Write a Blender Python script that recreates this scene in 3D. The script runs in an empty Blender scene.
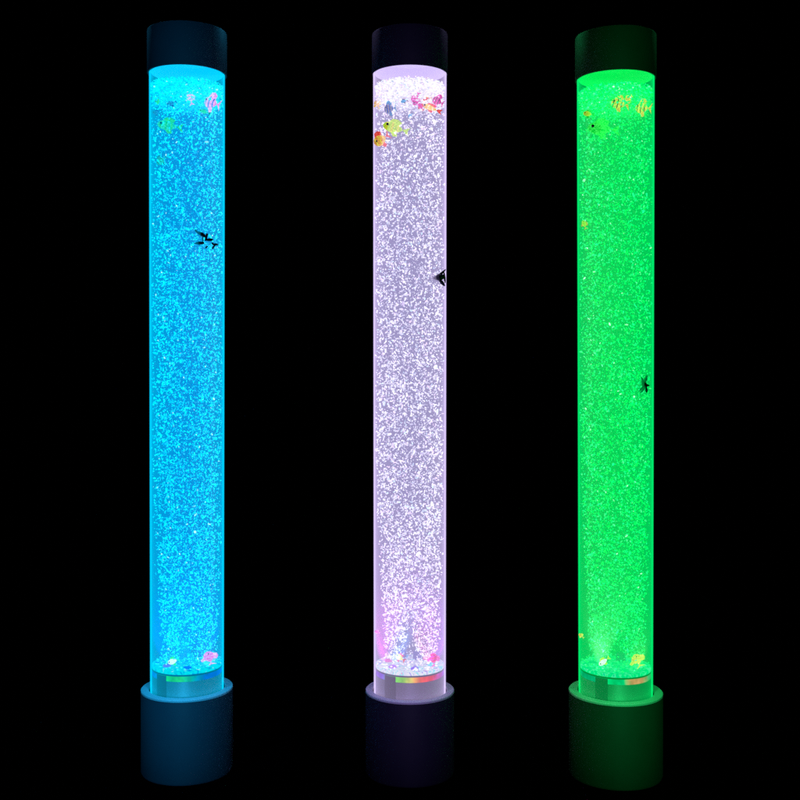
import bpy, bmesh, math
import numpy as np
from mathutils import Vector, Matrix, Euler

sc = bpy.context.scene
C = bpy.context.collection
D = 1.40            # camera distance to the plane of the lamps (m)
F = 1063.5           # focal length in photo pixels (800 px wide)
HOR = 370.0         # row of the horizon
EYE = 0.526         # camera height
PX = D / F

# ---------------------------------------------------------------- materials
def srgb(r, g, b):
    f = lambda c: (c / 255 / 12.92) if c / 255 <= 0.04045 else ((c / 255 + 0.055) / 1.055) ** 2.4
    return (f(r), f(g), f(b), 1.0)

def newmat(name):
    m = bpy.data.materials.new(name); m.use_nodes = True
    nt = m.node_tree; nt.nodes.clear()
    out = nt.nodes.new('ShaderNodeOutputMaterial')
    return m, nt, out

def plastic(name, col, rough=0.4, spec=0.5, emit=0.0, metal=0.0, bump=0.0, bscale=900, emcol=None, vary=0.0):
    m, nt, out = newmat(name)
    p = nt.nodes.new('ShaderNodeBsdfPrincipled')
    p.inputs['Base Color'].default_value = col
    p.inputs['Roughness'].default_value = rough
    p.inputs['Specular IOR Level'].default_value = spec
    p.inputs['Metallic'].default_value = metal
    if emit > 0:
        p.inputs['Emission Color'].default_value = emcol or col
        p.inputs['Emission Strength'].default_value = emit
        m.cycles.emission_sampling = 'NONE'
    if bump > 0 or vary > 0:
        tc = nt.nodes.new('ShaderNodeTexCoord')
        n = nt.nodes.new('ShaderNodeTexNoise'); n.inputs['Scale'].default_value = bscale; n.inputs['Detail'].default_value = 5
        nt.links.new(tc.outputs['Object'], n.inputs['Vector'])
    if bump > 0:
        b = nt.nodes.new('ShaderNodeBump'); b.inputs['Strength'].default_value = bump; b.inputs['Distance'].default_value = 0.0004
        nt.links.new(n.outputs['Fac'], b.inputs['Height']); nt.links.new(b.outputs['Normal'], p.inputs['Normal'])
    if vary > 0:
        n2 = nt.nodes.new('ShaderNodeTexNoise'); n2.inputs['Scale'].default_value = 30; n2.inputs['Detail'].default_value = 8
        nt.links.new(tc.outputs['Object'], n2.inputs['Vector'])
        mr = nt.nodes.new('ShaderNodeMapRange'); mr.inputs['To Min'].default_value = rough - vary; mr.inputs['To Max'].default_value = rough + vary
        mr.inputs['From Min'].default_value = 0.3; mr.inputs['From Max'].default_value = 0.7
        nt.links.new(n2.outputs['Fac'], mr.inputs['Value']); nt.links.new(mr.outputs['Result'], p.inputs['Roughness'])
    nt.links.new(p.outputs[0], out.inputs['Surface'])
    return m

def glow(name, col, strength, vary=0.0, tints=None, diffuse=0.0):
    """emissive surface; vary = random strength from bubble to bubble, tints = ramp stops picked per bubble"""
    m, nt, out = newmat(name)
    e = nt.nodes.new('ShaderNodeEmission')
    e.inputs['Color'].default_value = col; e.inputs['Strength'].default_value = strength
    if vary > 0 or tints:
        g = nt.nodes.new('ShaderNodeNewGeometry')
    if tints:
        r = nt.nodes.new('ShaderNodeValToRGB'); r.color_ramp.interpolation = 'CONSTANT'
        els = r.color_ramp.elements
        els[0].position = 0; els[0].color = tints[0][1]
        els[1].position = tints[1][0]; els[1].color = tints[1][1]
        for pos, c in tints[2:]:
            q = els.new(pos); q.color = c
        w = nt.nodes.new('ShaderNodeMath'); w.operation = 'MULTIPLY'; w.inputs[1].default_value = 37.0
        fr = nt.nodes.new('ShaderNodeMath'); fr.operation = 'FRACT'
        nt.links.new(g.outputs['Random Per Island'], w.inputs[0]); nt.links.new(w.outputs[0], fr.inputs[0])
        nt.links.new(fr.outputs[0], r.inputs['Fac']); nt.links.new(r.outputs['Color'], e.inputs['Color'])
    if vary > 0:
        mr = nt.nodes.new('ShaderNodeMapRange')
        mr.inputs['To Min'].default_value = strength * (1 - vary); mr.inputs['To Max'].default_value = strength * (1 + vary)
        nt.links.new(g.outputs['Random Per Island'], mr.inputs['Value']); nt.links.new(mr.outputs['Result'], e.inputs['Strength'])
    m.cycles.emission_sampling = 'NONE'
    if diffuse > 0:
        d = nt.nodes.new('ShaderNodeBsdfDiffuse'); d.inputs['Color'].default_value = (diffuse, diffuse, diffuse, 1)
        ad = nt.nodes.new('ShaderNodeAddShader')
        nt.links.new(d.outputs[0], ad.inputs[0]); nt.links.new(e.outputs[0], ad.inputs[1]); nt.links.new(ad.outputs[0], out.inputs['Surface'])
    else:
        nt.links.new(e.outputs[0], out.inputs['Surface'])
    return m

def lit_volume(name, col, L, absorb, surface_gloss=False, rough=0.02, scatter=0.0):
    """glowing medium: even emission and absorption; L is the brightness of an endlessly deep layer"""
    m, nt, out = newmat(name)
    a = nt.nodes.new('ShaderNodeVolumeAbsorption'); a.inputs['Color'].default_value = (0, 0, 0, 1); a.inputs['Density'].default_value = absorb
    e = nt.nodes.new('ShaderNodeEmission'); e.inputs['Color'].default_value = col; e.inputs['Strength'].default_value = L * absorb
    s = nt.nodes.new('ShaderNodeAddShader')
    nt.links.new(a.outputs[0], s.inputs[0]); nt.links.new(e.outputs[0], s.inputs[1]); nt.links.new(s.outputs[0], out.inputs['Volume'])
    if scatter > 0:
        vs = nt.nodes.new('ShaderNodeVolumeScatter'); vs.inputs['Color'].default_value = (1, 1, 1, 1); vs.inputs['Density'].default_value = scatter
        s2 = nt.nodes.new('ShaderNodeAddShader')
        nt.links.new(s.outputs[0], s2.inputs[0]); nt.links.new(vs.outputs[0], s2.inputs[1]); nt.links.new(s2.outputs[0], out.inputs['Volume'])
        a.inputs['Density'].default_value = absorb - scatter
    t = nt.nodes.new('ShaderNodeBsdfTransparent')
    if surface_gloss:
        g = nt.nodes.new('ShaderNodeBsdfGlossy'); g.inputs['Roughness'].default_value = rough
        f = nt.nodes.new('ShaderNodeFresnel'); f.inputs['IOR'].default_value = 1.30
        geo = nt.nodes.new('ShaderNodeNewGeometry')
        inv = nt.nodes.new('ShaderNodeMath'); inv.operation = 'SUBTRACT'; inv.inputs[0].default_value = 1.0
        mul = nt.nodes.new('ShaderNodeMath'); mul.operation = 'MULTIPLY'
        nt.links.new(geo.outputs['Backfacing'], inv.inputs[1]); nt.links.new(inv.outputs[0], mul.inputs[0]); nt.links.new(f.outputs[0], mul.inputs[1])
        half = nt.nodes.new('ShaderNodeMath'); half.operation = 'MULTIPLY'; half.inputs[1].default_value = .4
        nt.links.new(mul.outputs[0], half.inputs[0]); mul = half
        mx = nt.nodes.new('ShaderNodeMixShader')
        nt.links.new(mul.outputs[0], mx.inputs['Fac']); nt.links.new(t.outputs[0], mx.inputs[1]); nt.links.new(g.outputs[0], mx.inputs[2])
        nt.links.new(mx.outputs[0], out.inputs['Surface'])
    else:
        nt.links.new(t.outputs[0], out.inputs['Surface'])
    m.cycles.emission_sampling = 'NONE'
    return m

# ---------------------------------------------------------------- helpers
def tag(o, label=None, cat=None, group=None, kind=None):
    for k, v in (('label', label), ('category', cat), ('group', group), ('kind', kind)):
        if v: o[k] = v
    return o

def empty(name, loc):
    o = bpy.data.objects.new(name, None); C.objects.link(o); o.location = loc
    o.empty_display_size = 0.02
    return o

def finish(name, bm, mats, parent=None, smooth=True, angle=35):
    bmesh.ops.recalc_face_normals(bm, faces=bm.faces[:])
    for f in bm.faces: f.smooth = smooth
    if smooth:
        for e in bm.edges:
            if len(e.link_faces) == 2 and e.calc_face_angle(0) > math.radians(angle): e.smooth = False
    me = bpy.data.meshes.new(name); bm.to_mesh(me); bm.free()
    for m in (mats if isinstance(mats, (list, tuple)) else [mats]): me.materials.append(m)
    o = bpy.data.objects.new(name, me); C.objects.link(o)
    if parent is not None: o.parent = parent
    return o

def lathe(bm, prof, seg=128, closed=False, a0=0.0, a1=2 * math.pi, mat=0):
    full = abs((a1 - a0) - 2 * math.pi) < 1e-6
    n = seg if full else seg + 1
    rings = []
    for (r, z) in prof:
        if r < 1e-7:
            rings.append([bm.verts.new((0, 0, z))])
        else:
            rings.append([bm.verts.new((r * math.cos(a0 + (a1 - a0) * i / seg), r * math.sin(a0 + (a1 - a0) * i / seg), z)) for i in range(n)])
    pairs = list(zip(rings[:-1], rings[1:]))
    if closed: pairs.append((rings[-1], rings[0]))
    for A, B in pairs:
        for i in range(seg):
            j = (i + 1) % n if full else i + 1
            if len(A) == 1 and len(B) == 1: continue
            if len(A) == 1: f = bm.faces.new((A[0], B[i], B[j]))
            elif len(B) == 1: f = bm.faces.new((A[i], B[0], A[j]))
            else: f = bm.faces.new((A[i], B[i], B[j], A[j]))
            f.material_index = mat
    if not full and closed:
        bm.faces.new([r[0] for r in rings]); bm.faces.new([r[-1] for r in rings][::-1])
    return bm

_ico = None
def blob_cloud(name, pos, dims, rot, mat, parent):
    """many little ellipsoids as one mesh. pos (n,3) dims (n,3) half axes, rot (n,3) euler"""
    global _ico
    if _ico is None:
        b = bmesh.new(); bmesh.ops.create_icosphere(b, subdivisions=1, radius=1.0)
        v = np.array([x.co[:] for x in b.verts]); f = np.array([[q.index for q in t.verts] for t in b.faces]); b.free()
        _ico = (v, f)
    v, f = _ico
    n = len(pos)
    ca, sa = np.cos(rot), np.sin(rot)
    V = v[None] * dims[:, None]
    for ax, (i, j) in enumerate(((1, 2), (0, 2), (0, 1))):
        a, b = V[:, :, i].copy(), V[:, :, j].copy()
        V[:, :, i] = ca[:, None, ax] * a - sa[:, None, ax] * b
        V[:, :, j] = sa[:, None, ax] * a + ca[:, None, ax] * b
    V = (V + pos[:, None]).reshape(-1, 3)
    Fc = (f[None] + (np.arange(n) * len(v))[:, None, None]).reshape(-1, 3)
    me = bpy.data.meshes.new(name)
    me.vertices.add(len(V)); me.vertices.foreach_set('co', V.astype(np.float32).ravel())
    me.loops.add(Fc.size); me.loops.foreach_set('vertex_index', Fc.astype(np.int32).ravel())
    me.polygons.add(len(Fc)); me.polygons.foreach_set('loop_start', np.arange(0, Fc.size, 3, dtype=np.int32))
    me.update(calc_edges=True)
    me.polygons.foreach_set('use_smooth', np.ones(len(Fc), dtype=bool))
    me.materials.append(mat)
    o = bpy.data.objects.new(name, me); C.objects.link(o); o.parent = parent
    return o

def world(px, py, dy=0.0):
    return Vector(((px - 400) * (D + dy) / F, dy, EYE + (HOR - py) * (D + dy) / F))

# ---------------------------------------------------------------- setting
# black seamless sweep: very slightly sloping floor running into an upright back
def floor_z(x): return 0.0000 - 0.0100 * (x + 0.28)
bm = bmesh.new()
prof = [(-1.9, 0), (-1.0, 0), (0, 0), (0.9, 0)] + [(0.9 + 0.5 * math.sin(t), 0.5 - 0.5 * math.cos(t)) for t in [math.pi / 2 * k / 10 for k in range(1, 11)]] + [(1.4, 3.0)]
rows = []
for (y, z) in prof:
    rows.append([bm.verts.new((x, y, z + floor_z(x))) for x in (-3, -1.5, 0, 1.5, 3)])
for A, B in zip(rows[:-1], rows[1:]):
    for i in range(4): bm.faces.new((A[i], A[i + 1], B[i + 1], B[i]))
sweep = finish('backdrop', bm, plastic('black_velvet', (0.0003, 0.0003, 0.0003, 1), 1.0, 0.0))
tag(sweep, kind='structure', label='black seamless backdrop and floor behind the three lamps')

# ---------------------------------------------------------------- the lamps
LAMPS = {
 'blue': dict(cx=187.2, rt=.0492, rb=.0478, rcap=.0517, rbase=.0594, cap_t=20, cap_b=64, surf=75, plate=672, lip=700.5, bot=790,
    water=(0.0, .165, .68, 1), wl=.92, L=.92, wall=(0.0, .62, 1.0, 1), wallL=.56,
    bub=(0.0, .86, .95, 1), bubS=1.06,
    tints=[(0, (.0, .84, .93, 1)), (.5, (.0, .62, .93, 1)), (.85, (.0, .95, .85, 1)), (.985, (.55, 1.2, 1.2, 1))],
    plate_c=(0.0, .62, .85, 1), dark=srgb(26, 60, 74), lip_c=(.2, .46, .55, 1), collar=(.30, .42, .45, 1),
    band=[(0, (.0, .05, .9, 1)), (.13, (.0, .3, .9, 1)), (.24, (.0, .75, .12, 1)), (.5, (.02, .8, .16, 1)), (.68, (.0, .45, .4, 1)), (.82, (.0, .12, .75, 1)), (1, (.0, .05, .9, 1))],
    leds=[(.0, .1, .9, 1), (.0, .9, .95, 1), (.5, 1, 1, 1), (.0, .9, .5, 1), (.0, .3, .9, 1), (.1, .1, .9, 1)],
    diodes=[(-.5, -.4, (.0, .10, 1), 1.9), (.55, -.35, (.0, .06, 1), 2.2), (0, -.7, (.0, .25, 1), 1.2)], spot=(.05, .55, 1.0), seed=3, bs=1.0),
 'lavender': dict(cx=409.8, rt=.0485, rb=.0476, rcap=.0499, rbase=.0582, cap_t=23, cap_b=64.5, surf=75, plate=673, lip=702.5, bot=793,
    wl=.74, water=(.225, .20, .47, 1), L=.95, wall=(.66, .54, .92, 1), wallL=.62,
    bub=(.95, .93, 1.0, 1), bubS=.98,
    tints=[(0, (.95, .93, 1.0, 1)), (.6, (.80, .78, 1.0, 1)), (.82, (.95, .72, 1.0, 1)), (.93, (.6, .85, 1.0, 1)), (.985, (1.3, 1.3, 1.3, 1))],
    plate_c=(.75, .78, 1.0, 1), dark=srgb(38, 34, 56), lip_c=(.6, .55, .68, 1), collar=(.42, .40, .42, 1),
    band=[(0, (.25, .02, .9, 1)), (.10, (.25, .1, .9, 1)), (.26, (.0, .75, .03, 1)), (.40, (.35, .8, .05, 1)), (.52, (.9, .75, .1, 1)), (.63, (1.0, .12, .03, 1)), (.80, (1, .02, .05, 1)), (.90, (.7, .05, .5, 1)), (1, (.3, .05, .9, 1))],
    leds=[(.2, .1, .9, 1), (.1, .8, .95, 1), (1, .25, .5, 1), (.05, .5, 1, 1), (.9, .1, .6, 1), (.5, .2, 1, 1)],
    diodes=[(-.72, -.35, (.9, .03, .8), 1.6), (-.35, -.72, (.05, .35, 1), .8), (.5, -.55, (1, .01, .45), 1.8), (.75, -.2, (.5, .03, 1), 2.2)], spot=(.42, .35, .8), seed=5, bs=1.0),
 'green': dict(cx=615.5, rt=.0503, rb=.0483, rcap=.0526, rbase=.0608, cap_t=24.5, cap_b=69, surf=80, plate=675, lip=704.5, bot=795,
    wl=.86, water=(0.0, .60, .075, 1), L=.95, wall=(0.0, .75, .14, 1), wallL=.58,
    bub=(.0, .95, .24, 1), bubS=1.1,
    tints=[(0, (.0, .97, .14, 1)), (.35, (.0, .85, .06, 1)), (.72, (.01, .95, .27, 1)), (.93, (.10, 1.0, .36, 1)), (.99, (.6, 1.2, .8, 1))],
    plate_c=(0.0, .80, .26, 1), dark=srgb(26, 58, 40), lip_c=(.3, .5, .36, 1), collar=(.30, .42, .36, 1),
    band=[(0, (.0, .4, .2, 1)), (.2, (.0, .5, .2, 1)), (.26, (.0, .8, .2, 1)), (.52, (.0, .75, .22, 1)), (.62, (.7, .3, .12, 1)), (.78, (.8, .28, .14, 1)), (.90, (.1, .5, .2, 1)), (1, (.0, .4, .2, 1))],
    leds=[(.0, .8, .2, 1), (.1, 1, .5, 1), (.0, .7, .4, 1), (.3, 1, .5, 1), (.0, .6, .2, 1), (.0, .9, .3, 1)],
    diodes=[(-.5, -.5, (.2, 1, .3), .5), (.5, -.5, (.15, 1, .2), .5)], spot=(.04, .8, .25), seed=8, bs=.92),
}
LABEL = {'blue': 'tall bubble lamp glowing cyan blue, on a dark blue base',
         'lavender': 'tall bubble lamp glowing pale lavender white, on a near black violet base',
         'green': 'tall bubble lamp glowing bright green, on a dark green base'}

black = plastic('black_gap', (.004, .004, .004, 1), .7, .1)
root_of = {}
for key, P in LAMPS.items():
    X = (P['cx'] - 400) * PX
    zf = floor_z(X)
    front = lambda py, r: EYE + (HOR - py) * (D - r) / F - zf - 0.0      # local height of a front rim seen at row py
    Z_capt, Z_capb = front(P['cap_t'], P['rcap']), front(P['cap_b'], P['rcap'])
    Z_surf, Z_plate = front(P['surf'], P['rt'] - .002), front(P['plate'], P['rb'] - .002)
    Z_lip = front(P['lip'], P['rbase'])
    rt, rb, rc, RB = P['rt'], P['rb'], P['rcap'], P['rbase']
    P.update(X=X, zf=zf, Z_surf=Z_surf, Z_plate=Z_plate)
    root = empty('bubble_lamp', (X, 0, zf)); root_of[key] = root
    tag(root, LABEL[key], 'bubble lamp', 'bubble lamps standing in a row')

    shell = plastic(key + '_tinted_dark_plastic', P['dark'], .58, .3, bump=.25, bscale=2500, vary=.1)
    # base: a deep cup the tube stands in
    hole = rb + .0013
    bm = bmesh.new()
    b_ = .0025
    pr = [(0, 0), (RB - .004, 0), (RB - .0012, .0012), (RB, .004), (RB, Z_lip - .0030)]
    pr += [(hole + .0015, Z_lip - .0030), (hole + .0005, Z_lip - .0035), (hole, Z_lip - .045), (0, Z_lip - .045)]
    lathe(bm, pr)
    base = finish('base', bm, shell, root, angle=30)
    bm = bmesh.new()
    lathe(bm, [(hole, Z_lip - .0029), (RB, Z_lip - .0029), (RB, Z_lip - .0008), (RB - .0008, Z_lip), (hole + .0008, Z_lip), (hole, Z_lip - .0008)], closed=True)
    lip = finish('base_rim', bm, plastic(key + '_rim', P['lip_c'], .45, .5, bump=.1, bscale=1500), root)
    # acrylic tube; emission in its wall stands in for light guided through it
    w = .0019
    lean = lambda z: rb + (rt - rb) * (z - Z_plate) / (Z_surf - Z_plate)
    zt0, zt1 = Z_lip - .043, Z_capt - .006
    bm = bmesh.new()
    lathe(bm, [(lean(zt0), zt0), (lean(zt1), zt1), (lean(zt1) - w, zt1), (lean(zt0) - w, zt0)], closed=True, seg=160)
    tube = finish('tube', bm, lit_volume(key + '_emissive_acrylic', P['wall'], P['wallL'] * 3.6, 40, True, .06), root)
    # cap with pale lining; emission added to the lining in place of water glow
    bm = bmesh.new()
    lathe(bm, [(0, Z_capt - .004), (rt + .0003, Z_capt - .004), (rt + .0003, Z_capb), (rc - .0005, Z_capb), (rc, Z_capb + .0006), (rc, Z_capt - .0012), (rc - .0004, Z_capt - .0004), (rc - .0012, Z_capt), (0, Z_capt)])
    cap = finish('cap', bm, shell, root, angle=30)
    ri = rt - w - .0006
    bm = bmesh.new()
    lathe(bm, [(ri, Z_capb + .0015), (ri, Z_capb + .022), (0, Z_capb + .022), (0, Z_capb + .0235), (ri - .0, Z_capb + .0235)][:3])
    lin = finish('cap_lining', bm, plastic(key + '_pale_emissive_lining', tuple(.35 + .6 * c for c in P['wall'][:3]) + (1,), .5, .3, emit=.22, emcol=P['wall']), cap)
    lin.parent = cap
    # water, emitting in place of the lamp light that bubbles scatter
    ww = w + .0004
    bm = bmesh.new()
    lathe(bm, [(0, Z_plate + .0006), (lean(Z_plate) - ww, Z_plate + .0006), (lean(Z_surf) - ww, Z_surf), (0, Z_surf)], seg=160)
    water = finish('water', bm, lit_volume(key + '_glowing_water', P['water'], P['L'] * P['wl'], 12, scatter=8), root)
    # bubbles; emission stands in for scattered lamp light, tints for coloured glints
    rng = np.random.default_rng(P['seed'])
    H = Z_surf - Z_plate
    n = 13200
    t = rng.random(n * 2); ang = rng.random(n * 2) * 2 * math.pi
    rr = rng.random(n * 2) ** .34
    Rm = np.interp(t, [0, .04, .12, .25, .36, 1], [.80, .86, .92, .99, 1, 1])
    x = rr * np.cos(ang) * Rm; y = rr * np.sin(ang) * Rm
    x = x + np.interp(t, [0, .15, .35], [.05, .03, 0])
    jit = 1 - np.abs(rng.normal(0, 1, n * 2)) * np.interp(t, [0, .2, .4, 1], [.07, .06, .02, .005])
    x = x * jit; y = y * jit
    keep = np.hypot(x, y) < .995
    keep &= ~((np.abs(x - .0) < .24 * (1 - t / .07)) & (t < .07) & (rng.random(n * 2) < .9))
    keep &= rng.random(n * 2) < np.interp(t, [0, .03, .1, 1], [.9, 1, 1, .72])
    # gentle clumping
    cl = np.sin(x * 9 + t * 60 + P['seed']) * np.sin(y * 8 - t * 83) * np.sin(t * 140 + x * 4)
    keep &= rng.random(n * 2) < .90 + .14 * cl
    idx = np.nonzero(keep)[0][:n]
    t, x, y = t[idx], x[idx], y[idx]; m_ = len(idx)
    zz = Z_plate + .003 + t * (H - .006)
    rad = rb + (rt - rb) * t - ww - .0002
    pos = np.stack([x * rad, y * rad, zz], 1)
    s = .00076 * np.exp(rng.normal(0, .30, m_)) * P['bs'] * np.interp(t, [0, .3, 1], [.95, 1.0, 1.03])
    asp = 1.0 + 1.3 * rng.random(m_)
    dims = np.stack([s * asp, s * .9, s * .85], 1)
    rot = np.stack([rng.normal(0, .3, m_), rng.random(m_) * 6.28, rng.normal(0, .6, m_)], 1)
    # bubbles clinging to the floor plate
    ns_ = 110
    aa = rng.random(ns_) * 6.283; qq = np.sqrt(rng.random(ns_)) * (rb - ww - .0015)
    pos = np.vstack([pos, np.stack([qq * np.cos(aa), qq * np.sin(aa), Z_plate + .0015 + .003 * rng.random(ns_) ** 2], 1)])
    ss = .0007 + .0009 * rng.random(ns_)
    dims = np.vstack([dims, np.stack([ss * 1.6, ss, ss * .7], 1)]); rot = np.vstack([rot, np.stack([0 * ss, .2 * rng.normal(0, 1, ns_), rng.random(ns_) * 6.28], 1)])
    bub = blob_cloud('bubbles', pos, dims, rot, glow(key + '_bubble', P['bub'], P['bubS'] * 1.08, .25, P['tints'], diffuse=.5), root)
    tag(bub, kind='stuff')
    # foam under the surface, given emission in place of scattered lamp light
    nf = 5200
    a = rng.random(nf) * 6.283; q = np.sqrt(rng.random(nf)) * (rt - ww - .0003)
    depth = np.abs(rng.normal(0, 1, nf)) * .0055
    back = rng.random(nf) < .45
    depth = np.where(back, rng.random(nf) * .030, depth)
    pos = np.stack([q * np.cos(a), q * np.sin(a), Z_surf - .001 - np.minimum(depth, .03)], 1)
    s = .0007 + .0007 * rng.random(nf)
    dims = np.stack([s * 1.3, s * 1.1, s * .8], 1)
    fo = blob_cloud('foam', pos, dims, rng.normal(0, .4, (nf, 3)), glow(key + '_foam', P['bub'], P['bubS'] * .98, .40, P['tints'], diffuse=.2), root)
    tag(fo, kind='stuff')
    # floor plate of the tank with its lights and air stones
    rp = lean(Z_plate) - ww - .0004
    bm = bmesh.new()
    lathe(bm, [(0, Z_plate - .004), (rp, Z_plate - .004), (rp, Z_plate), (0, Z_plate)])
    pm = glow(key + '_plate', P['plate_c'], .85)  # noise mixes lamp colours into the emission, imitating refracted light
    nt = pm.node_tree; em = [q for q in nt.nodes if q.type == 'EMISSION'][0]
    tc = nt.nodes.new('ShaderNodeTexCoord'); no = nt.nodes.new('ShaderNodeTexNoise'); no.inputs['Scale'].default_value = 48; no.inputs['Detail'].default_value = 4
    no.inputs['Distortion'].default_value = 3.5
    cr = nt.nodes.new('ShaderNodeValToRGB'); el = cr.color_ramp.elements
    el[0].position = .36; el[0].color = P['leds'][0]; el[1].position = .70; el[1].color = P['leds'][2]
    for po, cc in ((.42, P['plate_c']), (.52, P['bub']), (.60, P['leds'][1]), (.64, P['plate_c'])):
        q = el.new(po); q.color = cc
    nt.links.new(tc.outputs['Object'], no.inputs['Vector']); nt.links.new(no.outputs['Fac'], cr.inputs['Fac']); nt.links.new(cr.outputs[0], em.inputs['Color'])
    plate = finish('light_plate', bm, pm, root)
    # the coloured diodes in the floor plate shine up through the bubbles
    for (ax, ay, cc, pw) in P['diodes']:
        l = bpy.data.lights.new('floor_diode', 'SPOT'); l.color = cc; l.energy = pw; l.spot_size = math.radians(70); l.spot_blend = .8; l.shadow_soft_size = .003
        lo = bpy.data.objects.new('floor_diode', l); C.objects.link(lo); lo.parent = root
        lo.location = (ax * rb, ay * rb, Z_plate + .006); lo.rotation_euler = (math.pi, 0, 0)
    for k in range(6):
        an = math.radians(-90 + 60 * k + 12)
        bm = bmesh.new()
        lathe(bm, [(.0052, 0), (.0052, .0012), (.0044, .0022), (.0022, .0030), (0, .0032)], seg=24)
        ld = finish('light_lens', bm, glow(key + '_lens', P['leds'][k], 1.0), plate)
        ld.location = (math.cos(an) * .030, math.sin(an) * .030, Z_plate)
    for sx in (-1, 1):
        bm = bmesh.new()
        lathe(bm, [(.0065, 0), (.0065, .009), (.0052, .0105), (0, .0108)], seg=32)
        st = finish('air_stone', bm, plastic(key + '_air_stone', (.18, .16, .5, 1), .9, .2, bump=.8, bscale=1200), root)
        st.location = (sx * .011, .020, Z_plate + .0002)
    # lamp collar seen through the foot of the tube
    rcl = lean(Z_plate) - w - .0006
    zb = Z_plate - .0132                                         # foot of the light window
    bm = bmesh.new()
    lathe(bm, [(0, Z_lip - .042), (rcl, Z_lip - .042), (rcl, zb), (0, zb)])
    collar = finish('lamp_collar', bm, plastic(key + '_brushed_collar', P['collar'], .38, .5, metal=.55, bump=.15, bscale=1500, vary=.1), root)
    m, nt, out = newmat(key + '_light_window')
    e = nt.nodes.new('ShaderNodeEmission'); tc = nt.nodes.new('ShaderNodeTexCoord'); sp = nt.nodes.new('ShaderNodeSeparateXYZ')
    mr = nt.nodes.new('ShaderNodeMapRange'); mr.inputs['From Min'].default_value = -rcl; mr.inputs['From Max'].default_value = rcl
    rp_ = nt.nodes.new('ShaderNodeValToRGB'); els = rp_.color_ramp.elements
    bd = P['band']; els[0].position = bd[0][0]; els[0].color = bd[0][1]; els[1].position = bd[-1][0]; els[1].color = bd[-1][1]
    for po, co in bd[1:-1]:
        q_ = els.new(po); q_.color = co
    e.inputs['Strength'].default_value = .95
    nz = nt.nodes.new('ShaderNodeTexNoise'); nz.inputs['Scale'].default_value = 70; nz.inputs['Detail'].default_value = 3
    ma = nt.nodes.new('ShaderNodeMath'); ma.operation = 'MULTIPLY_ADD'; ma.inputs[1].default_value = .16; mb = nt.nodes.new('ShaderNodeMath'); mb.operation = 'SUBTRACT'; mb.inputs[1].default_value = .08
    st_ = nt.nodes.new('ShaderNodeMapRange'); st_.inputs['From Min'].default_value = .3; st_.inputs['From Max'].default_value = .65; st_.inputs['To Min'].default_value = .45; st_.inputs['To Max'].default_value = 1.05
    nt.links.new(tc.outputs['Object'], nz.inputs['Vector']); nt.links.new(nz.outputs['Fac'], ma.inputs[0]); nt.links.new(nz.outputs['Fac'], st_.inputs['Value']); nt.links.new(st_.outputs[0], e.inputs['Strength'])
    nt.links.new(tc.outputs['Object'], sp.inputs[0]); nt.links.new(sp.outputs['X'], mr.inputs['Value']); nt.links.new(mr.outputs[0], mb.inputs[0]); nt.links.new(mb.outputs[0], ma.inputs[2]); nt.links.new(ma.outputs[0], rp_.inputs['Fac'])
    nt.links.new(rp_.outputs[0], e.inputs['Color']); nt.links.new(e.outputs[0], out.inputs['Surface'])
    m.cycles.emission_sampling = 'NONE'
    bm = bmesh.new()
    lathe(bm, [(rcl - .002, zb + .0002), (rcl - .0005, zb + .0002), (rcl - .0005, Z_plate - .0062), (rcl - .002, Z_plate - .0062)], closed=True)
    finish('light_window', bm, m, collar)
    bm = bmesh.new()
    lathe(bm, [(rcl - .002, Z_plate - .0061), (rcl + .0001, Z_plate - .0061), (rcl + .0001, Z_plate - .0042), (rcl - .002, Z_plate - .0042)], closed=True)
    finish('gasket', bm, plastic(key + '_gasket', tuple(c * .25 for c in P['plate_c'][:3]) + (1,), .3, .5), collar)
    # dark seam strip up the front of the collar
    bm = bmesh.new()
    x0 = math.asin((-24.5 * PX) / rcl); x1 = math.asin((-14.0 * PX) / rcl)
    lathe(bm, [(rcl + .0001, Z_lip - .041), (rcl + .0004, Z_lip - .041), (rcl + .0004, Z_plate - .0063), (rcl + .0001, Z_plate - .0063)], seg=10, closed=True,
          a0=-math.pi / 2 + x0, a1=-math.pi / 2 + x1)
    finish('seam_strip', bm, plastic(key + '_seam_strip', tuple(c * .30 for c in P['collar'][:3]) + (1,), .35, .5), collar)

# ---------------------------------------------------------------- toys in the water
TM = {}
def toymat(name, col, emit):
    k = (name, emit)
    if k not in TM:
        m = TM[k] = plastic('toy_' + name, col, .3, .5, emit=emit)  # emission added to toy plastic so its colours show in tinted water
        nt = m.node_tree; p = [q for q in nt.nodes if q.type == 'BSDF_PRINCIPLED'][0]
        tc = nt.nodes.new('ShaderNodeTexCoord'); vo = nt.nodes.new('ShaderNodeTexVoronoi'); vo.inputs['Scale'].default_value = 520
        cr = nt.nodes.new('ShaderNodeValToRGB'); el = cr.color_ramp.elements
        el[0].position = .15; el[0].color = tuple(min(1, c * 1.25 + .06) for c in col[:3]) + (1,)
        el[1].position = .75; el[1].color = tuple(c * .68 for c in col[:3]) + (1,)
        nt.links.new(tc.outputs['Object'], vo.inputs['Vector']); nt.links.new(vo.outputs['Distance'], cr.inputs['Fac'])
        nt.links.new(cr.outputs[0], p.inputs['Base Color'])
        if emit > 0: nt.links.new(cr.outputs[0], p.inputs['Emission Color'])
    return TM[k]
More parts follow.
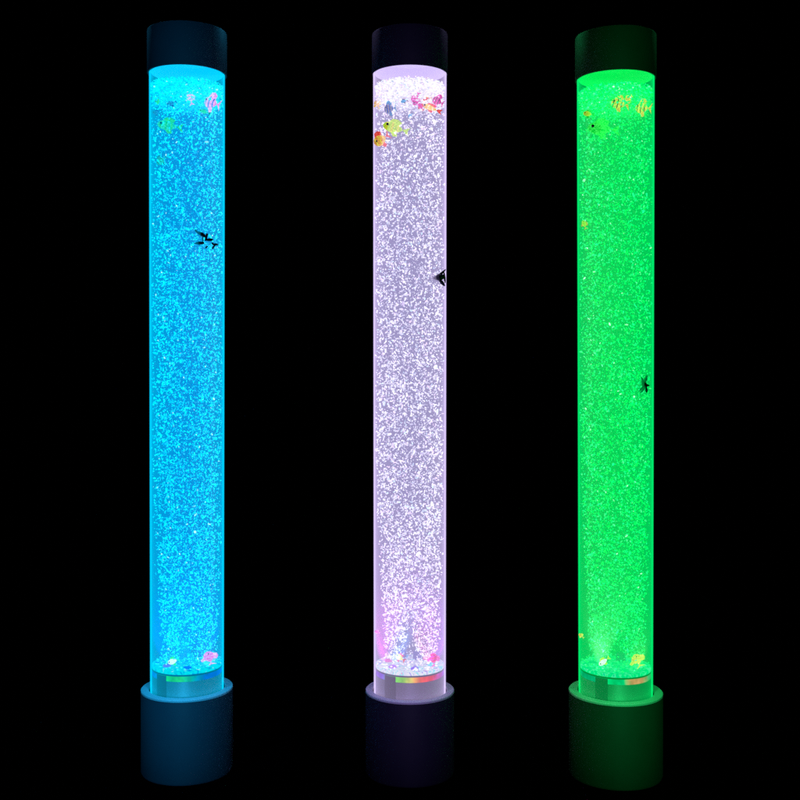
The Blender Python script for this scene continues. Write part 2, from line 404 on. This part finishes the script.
COL = dict(magenta=(.85, .02, .35, 1), pink=(.95, .35, .85, 1), hotpink=(1, .12, .5, 1), yellow=(.95, .85, .05, 1), lime=(.55, .95, .02, 1),
           green=(.0, .85, .05, 1), spring=(.0, .95, .35, 1), orange=(1, .42, .06, 1), amber=(1, .62, .08, 1), red=(.9, .05, .04, 1), blue=(.0, .16, .62, 1),
           azure=(.02, .5, .95, 1), white=(.95, .95, .95, 1), navy=(.0, .015, .06, 1), ink=(.012, .008, .05, 1), moss=(.0, .05, .015, 1), cream=(1, .8, .45, 1), teal=(.0, .5, .4, 1))

def fish_body(L, hr, wr, stripes):
    bm = bmesh.new(); nr, ns = 15, 14
    rings = []
    for i in range(nr):
        u = i / (nr - 1)
        h = (math.sin(math.pi * min(1, u * .92 + .04)) ** .72) * (1 - .35 * u) * L * hr * .5
        wd = h * wr
        if i in (0, nr - 1):
            rings.append([bm.verts.new((L * (u - .5), 0, 0))] if i == 0 else [bm.verts.new((L * (u - .5), 0, 0))])
        else:
            rings.append([bm.verts.new((L * (u - .5), wd * math.cos(2 * math.pi * k / ns), h * math.sin(2 * math.pi * k / ns))) for k in range(ns)])
    for i, (A, B) in enumerate(zip(rings[:-1], rings[1:])):
        mi = 1 if stripes and (i % 4 == 2) else 0
        for k in range(ns):
            l = (k + 1) % ns
            if len(A) == 1: f = bm.faces.new((A[0], B[k], B[l]))
            elif len(B) == 1: f = bm.faces.new((A[k], B[0], A[l]))
            else: f = bm.faces.new((A[k], B[k], B[l], A[l]))
            f.material_index = mi
    return bm

def slab(pts, th):
    """fin outline in x,z with rounded-off thickness in y"""
    bm = bmesh.new()
    cx = sum(p[0] for p in pts) / len(pts); cz = sum(p[1] for p in pts) / len(pts)
    A = [bm.verts.new((p[0], 0, p[1])) for p in pts]
    f0 = bm.verts.new((cx, -th / 2, cz)); f1 = bm.verts.new((cx, th / 2, cz))
    for i in range(len(A)):
        j = (i + 1) % len(A)
        bm.faces.new((A[i], A[j], f0)); bm.faces.new((A[j], A[i], f1))
    return bm

def fish(lamp, px, py, dy, Lpx, ang, main, fin, label, hr=.55, stripe=None, emit=.35, yaw=0, flip=False, eye='ink'):
    s = Lpx * PX
    w_ = world(px, py, dy + .006)
    r = empty('toy_fish', w_)
    r.rotation_euler = Euler((0, math.radians(ang), math.radians(yaw)), 'XYZ')
    if flip: r.scale = (-1, 1, 1)
    tag(r, label, 'toy fish', 'plastic toy fish inside the bubble lamps')
    bl = s * .70
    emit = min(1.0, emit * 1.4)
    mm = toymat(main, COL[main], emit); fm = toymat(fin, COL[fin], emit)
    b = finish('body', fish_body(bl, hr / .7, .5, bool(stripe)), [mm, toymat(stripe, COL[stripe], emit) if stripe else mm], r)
    b.location = (-s * .13, 0, 0)
    e = bl / 2 - s * .15
    finish('tail_fin', slab([(e, 0), (e + s * .10, s * .06), (e + s * .27, s * hr * .42), (e + s * .19, 0), (e + s * .27, -s * hr * .42), (e + s * .10, -s * .06)], s * .06), fm, r)
    hh = s * hr * .5
    finish('dorsal_fin', slab([(-s * .30, hh * .72), (-s * .20, hh * 1.35), (-s * .02, hh * 1.45), (s * .14, hh * 1.1), (s * .10, hh * .55), (-s * .1, hh * .78)], s * .05), fm, r)
    finish('belly_fin', slab([(-s * .18, -hh * .8), (-s * .06, -hh * 1.4), (s * .08, -hh * 1.25), (s * .04, -hh * .6)], s * .05), fm, r)
    for sy in (-1, 1):
        bm = bmesh.new(); bmesh.ops.create_uvsphere(bm, u_segments=12, v_segments=8, radius=s * .045)
        o = finish('eye', bm, toymat(eye, COL[eye], 0), r)
        o.location = (-s * .34, sy * hh * .40, hh * .18)
    return r

def limb(bm, a, b, r0, r1, rm):
    """tapering rounded limb from a to b"""
    a, b = Vector(a), Vector(b); d = (b - a); L = d.length; q = d.to_track_quat('Z', 'Y')
    pr = [(0, 0), (r0 * .8, L * .04), ((r0 + rm) / 2, L * .25), (rm, L * .5), ((rm + r1) / 2, L * .78), (r1 * .8, L * .97), (0, L)]
    n = 10; rings = []
    for (r, z) in pr:
        if r == 0: rings.append([bm.verts.new(a + q @ Vector((0, 0, z)))])
        else: rings.append([bm.verts.new(a + q @ Vector((r * math.cos(6.28318 * k / n), r * math.sin(6.28318 * k / n) * .8, z))) for k in range(n)])
    for A, B in zip(rings[:-1], rings[1:]):
        for k in range(n):
            l = (k + 1) % n
            if len(A) == 1: bm.faces.new((A[0], B[k], B[l]))
            elif len(B) == 1: bm.faces.new((A[k], B[0], A[l]))
            else: bm.faces.new((A[k], B[k], B[l], A[l]))

def creature(px0, py0, dy, body, limbs, mat, label, name='toy_creature', cat='toy'):
    """body / limbs: lists of strokes ((x,y),(x,y),r0,rm,r1) in photo pixels round px0,py0, given depth by alternate offsets"""
    o0 = world(px0, py0, dy); r = empty(name, o0)
    tag(r, label, cat, 'dark plastic toys drifting in the bubble lamps')
    k = (D + dy) / F
    def stroke(bm, s, oy):
        (a, b, r0, rm, r1) = s
        r0 *= 1.5; rm *= 1.5; r1 *= 1.5
        limb(bm, ((a[0] - px0) * k, oy, (py0 - a[1]) * k), ((b[0] - px0) * k, oy + .001, (py0 - b[1]) * k), r0 * k, r1 * k, rm * k)
    bm = bmesh.new()
    for s in body: stroke(bm, s, 0)
    finish('body', bm, mat, r)
    for i, s in enumerate(limbs):
        bm = bmesh.new(); stroke(bm, s, .0015 * (-1) ** i); finish('limb', bm, mat, r)
    return r

# -- blue lamp
fish('blue', 190.5, 99, -.040, 14, 75, 'pink', 'pink', 'small pink toy fish upright under the foam at the middle of the blue lamp', .5, 'azure', .75)
fish('blue', 212.8, 103, -.032, 19, 20, 'pink', 'pink', 'pink and violet toy fish at the right wall near the top of the blue lamp', .75, 'blue', .75, yaw=-15)
fish('blue', 170.5, 126, -.036, 27, 8, 'spring', 'green', 'wide green toy fish under the foam at left in the blue lamp', .42, 'green', .45, yaw=8)
fish('blue', 162, 160, -.034, 13, -40, 'spring', 'teal', 'faint green toy fish at the left of the blue lamp, below the wide green one', .6, 'teal', .25)
fish('blue', 158, 100.5, -.030, 9, -70, 'green', 'teal', 'tiny green toy fish against the left wall of the blue lamp, just under the foam', .5, None, .4)
fish('blue', 209.5, 658.5, -.028, 15, 70, 'hotpink', 'pink', 'round pink toy fish lying on the floor plate of the blue lamp', .85, 'pink', .8)
fish('blue', 174, 661, -.034, 13, -18, 'white', 'green', 'white toy fish with green fins on the floor plate of the blue lamp', .5, None, .7)
dk = plastic('toy_dark_navy', COL['navy'], .5, .3)
creature(205, 239, -.0385,
    [((198, 232), (206, 237), 1.0, 1.9, .8), ((205, 240), (213, 239.5), .5, 1.3, .9)],
    [((194.5, 229.5), (199, 234), .8, .9, .9), ((207.5, 233.5), (205.5, 241), .9, .9, .8), ((202.5, 236), (202.5, 242), .5, .5, .5), ((194, 243.5), (204.5, 243), .3, 1.6, .9),
     ((205, 248), (207.5, 245.8), .5, .8, .4), ((212, 242.8), (214, 245), .7, .8, .7), ((213.5, 244), (218, 244.5), .8, .9, .4), ((215.5, 244.5), (212.3, 249), .8, .7, .6)],
    dk, 'dark spiky toy with thin limbs in the bubbles of the blue lamp')
fish('blue', 157, 113, -.034, 9, 10, 'azure', 'blue', 'tiny dark blue toy fish at the left wall above the green one, blue lamp', .5, None, .1)
fish('blue', 172, 103, -.043, 11, -20, 'azure', 'blue', 'small blue toy fish left of the upright pink one in the blue lamp', .5, 'blue', .15)
fish('blue', 205, 112, -.040, 13, 18, 'spring', 'teal', 'slim teal toy fish under the striped pink one in the blue lamp', .28, None, .5)
# -- lavender lamp
fish('lavender', 377.5, 105, -.022, 10, 60, 'orange', 'amber', 'orange toy fish against the left wall of the lavender lamp, right under the foam', .6, 'cream', .5)
fish('lavender', 390.5, 108.5, -.038, 13, -8, 'blue', 'azure', 'dark blue toy fish left of centre under the foam of the lavender lamp', .85, 'cream', .15)
fish('lavender', 416.5, 98.5, -.043, 15, -70, 'magenta', 'hotpink', 'magenta toy fish standing on end at the middle of the lavender lamp, under the foam', .5, 'pink', .45)
fish('lavender', 427.5, 99, -.042, 10, -12, 'red', 'orange', 'small red toy fish between two magenta ones in the lavender lamp', .3, None, .45)
fish('lavender', 438.3, 101.5, -.033, 14, 30, 'magenta', 'hotpink', 'magenta toy fish at the right wall of the lavender lamp, above the orange one', .7, 'ink', .45, yaw=-20)
fish('lavender', 421, 107, -.041, 10, 55, 'magenta', 'red', 'small magenta toy fish near the top of the lavender lamp, under one standing on end', .45, None, .5)
fish('lavender', 404.5, 101, -.043, 8, -15, 'azure', 'ink', 'small grey blue toy fish just right of the dark blue one in the lavender lamp', .45, None, .3)
fish('lavender', 432, 108.5, -.0385, 25, 25, 'amber', 'red', 'long orange toy fish sloping to the right wall in the lavender lamp', .24, 'cream', .6, yaw=-25)
fish('lavender', 410.5, 115.5, -.044, 6, -45, 'azure', 'azure', 'tiny light blue toy fish just above the yellow green one in the lavender lamp', .4, None, .5)
fish('lavender', 396.5, 128.5, -.040, 29, 14, 'lime', 'lime', 'big yellow green toy fish near the top of the lavender lamp', .42, 'yellow', .5, yaw=10)
fish('lavender', 382.0, 139, -.034, 20, -35, 'orange', 'red', 'orange toy fish with red fins just under the yellow green one in the lavender lamp', .62, 'yellow', .5, yaw=18)
fish('lavender', 400.5, 658, -.034, 12, 35, 'yellow', 'red', 'yellow toy fish with red fins lying on the floor plate of the lavender lamp', .55, 'amber', .6)
fish('lavender', 433.5, 660, -.028, 15, 82, 'magenta', 'hotpink', 'magenta red toy fish standing on end on the floor plate of the lavender lamp', .62, 'red', .55)
fish('lavender', 377.5, 632, -.018, 6, 20, 'hotpink', 'pink', 'tiny pink toy fish at the left wall, low in the lavender lamp', .5, None, .5)
ik = plastic('toy_dark_violet', COL['ink'], .5, .3)
creature(440, 278, -.0305,
    [((433, 278.3), (444.5, 276.5), .8, 3.0, 2.0)],
    [((438, 276.5), (446, 269), 1.4, 1.1, .4), ((439.5, 280), (445, 286.2), 1.2, 1.5, .5), ((444, 272), (445.3, 283), .6, .8, .5)],
    ik, 'dark triangular toy angelfish at the right wall of the lavender lamp', 'toy_angelfish', 'toy fish')
# -- green lamp
fish('green', 620.5, 104, -.044, 20, 12, 'amber', 'orange', 'amber toy fish with dark bands under the foam, mid width in the green lamp', .6, 'moss', .55)
fish('green', 643.8, 108, -.032, 17, 8, 'amber', 'orange', 'amber toy fish with dark bands at the right wall of the green lamp', .75, 'moss', .6, yaw=-20)
fish('green', 604, 129, -.044, 34, 5, 'green', 'green', 'wide bright green toy fish under the foam in the green lamp', .42, None, .7)
fish('green', 584.5, 225, -.018, 10, 70, 'lime', 'orange', 'small green toy fish with orange fins at the left wall of the green lamp', .5, None, .4)
fish('green', 581.5, 636, -.010, 7, 40, 'orange', 'amber', 'tiny orange toy fish at the left wall, low in the green lamp', .5, None, .6)
fish('green', 604.5, 661, -.036, 14, -38, 'white', 'lime', 'white toy fish with green fins on the floor plate of the green lamp', .42, None, .75)
fish('green', 637.5, 661, -.030, 15, 60, 'orange', 'amber', 'orange and yellow toy fish lying on the floor plate of the green lamp', .8, 'amber', .6)
fish('green', 629, 98, -.044, 9, -35, 'orange', 'amber', 'small orange toy fish between the two banded amber ones in the green lamp', .5, None, .6)
fish('green', 589, 114, -.034, 12, 10, 'lime', 'green', 'small yellow green toy fish near the left wall at the top of the green lamp', .5, None, .4)
ms = plastic('toy_dark_green', COL['moss'], .5, .3)
creature(644.5, 384, -.0360,
    [((642, 380), (646.5, 388.5), 1.0, 2.2, 1.2)],
    [((644.8, 382.5), (647.5, 375), 1.3, 1.2, .4), ((643, 382), (641.3, 377), .9, .8, .4), ((645, 385), (650, 385.5), 1.0, 1.1, .5),
     ((643.5, 386), (639.2, 391), .9, .8, .5), ((644.8, 388), (641, 393), .9, .9, .5), ((646, 388), (646.6, 392.8), .9, .9, .5)],
    ms, 'dark star shaped toy with six points in the green lamp')

# ---------------------------------------------------------------- lights: soft coloured spots added out of frame to brighten caps and bases
def spot(loc, aim, col, power, size_deg, radius=.05):
    l = bpy.data.lights.new('added_fill_spot', 'SPOT'); l.color = col; l.energy = power
    l.spot_size = math.radians(size_deg); l.spot_blend = .6; l.shadow_soft_size = radius
    o = bpy.data.objects.new('added_fill_spot', l); C.objects.link(o); o.location = loc
    o.rotation_euler = (Vector(aim) - Vector(loc)).to_track_quat('-Z', 'Y').to_euler()
    return o
POW = {'blue': (1.2, 2.0), 'lavender': (.7, .8), 'green': (1.2, 1.9)}
for key, P in LAMPS.items():
    X = P['X']; pc, pb = POW[key]
    for sx, k in ((-1, 1.0), (1, .8)):
        spot((X + sx * .42, .60, 1.48), (X, 0, .95), P['spot'], pc * k * 9, 9)
        spot((X + sx * .30, -.62, 1.15), (X, 0, .08), P['spot'], pb * k * 20, 9)
    spot((X, -1.3, .12), (X, 0, .06), P['spot'], pb * 13, 9)
    spot((X, -1.3, .75), (X, 0, .94), P['spot'], pc * 15, 8)

# ---------------------------------------------------------------- world, camera, colour
w = bpy.data.worlds.new('World'); sc.world = w; w.use_nodes = True
w.node_tree.nodes['Background'].inputs['Color'].default_value = (0, 0, 0, 1)
w.node_tree.nodes['Background'].inputs['Strength'].default_value = 0.0
cam = bpy.data.cameras.new('camera'); co = bpy.data.objects.new('camera', cam); C.objects.link(co)
co.location = (0, -D, EYE); co.rotation_euler = (math.radians(90), 0, 0)
cam.sensor_width = 36; cam.lens = F / 800 * 36; cam.shift_y = -(400 - HOR) / 800
cam.clip_start = .01; cam.clip_end = 50
sc.camera = co
sc.view_settings.view_transform = 'Standard'; sc.view_settings.look = 'None'
sc.view_settings.exposure = 0; sc.view_settings.gamma = 1
sc.cycles.transparent_max_bounces = 64
sc.cycles.max_bounces = 8; sc.cycles.diffuse_bounces = 3; sc.cycles.glossy_bounces = 3; sc.cycles.volume_bounces = 0
sc.cycles.use_denoising = False
sc.cycles.sample_clamp_indirect = .5; sc.cycles.sample_clamp_direct = 2.0
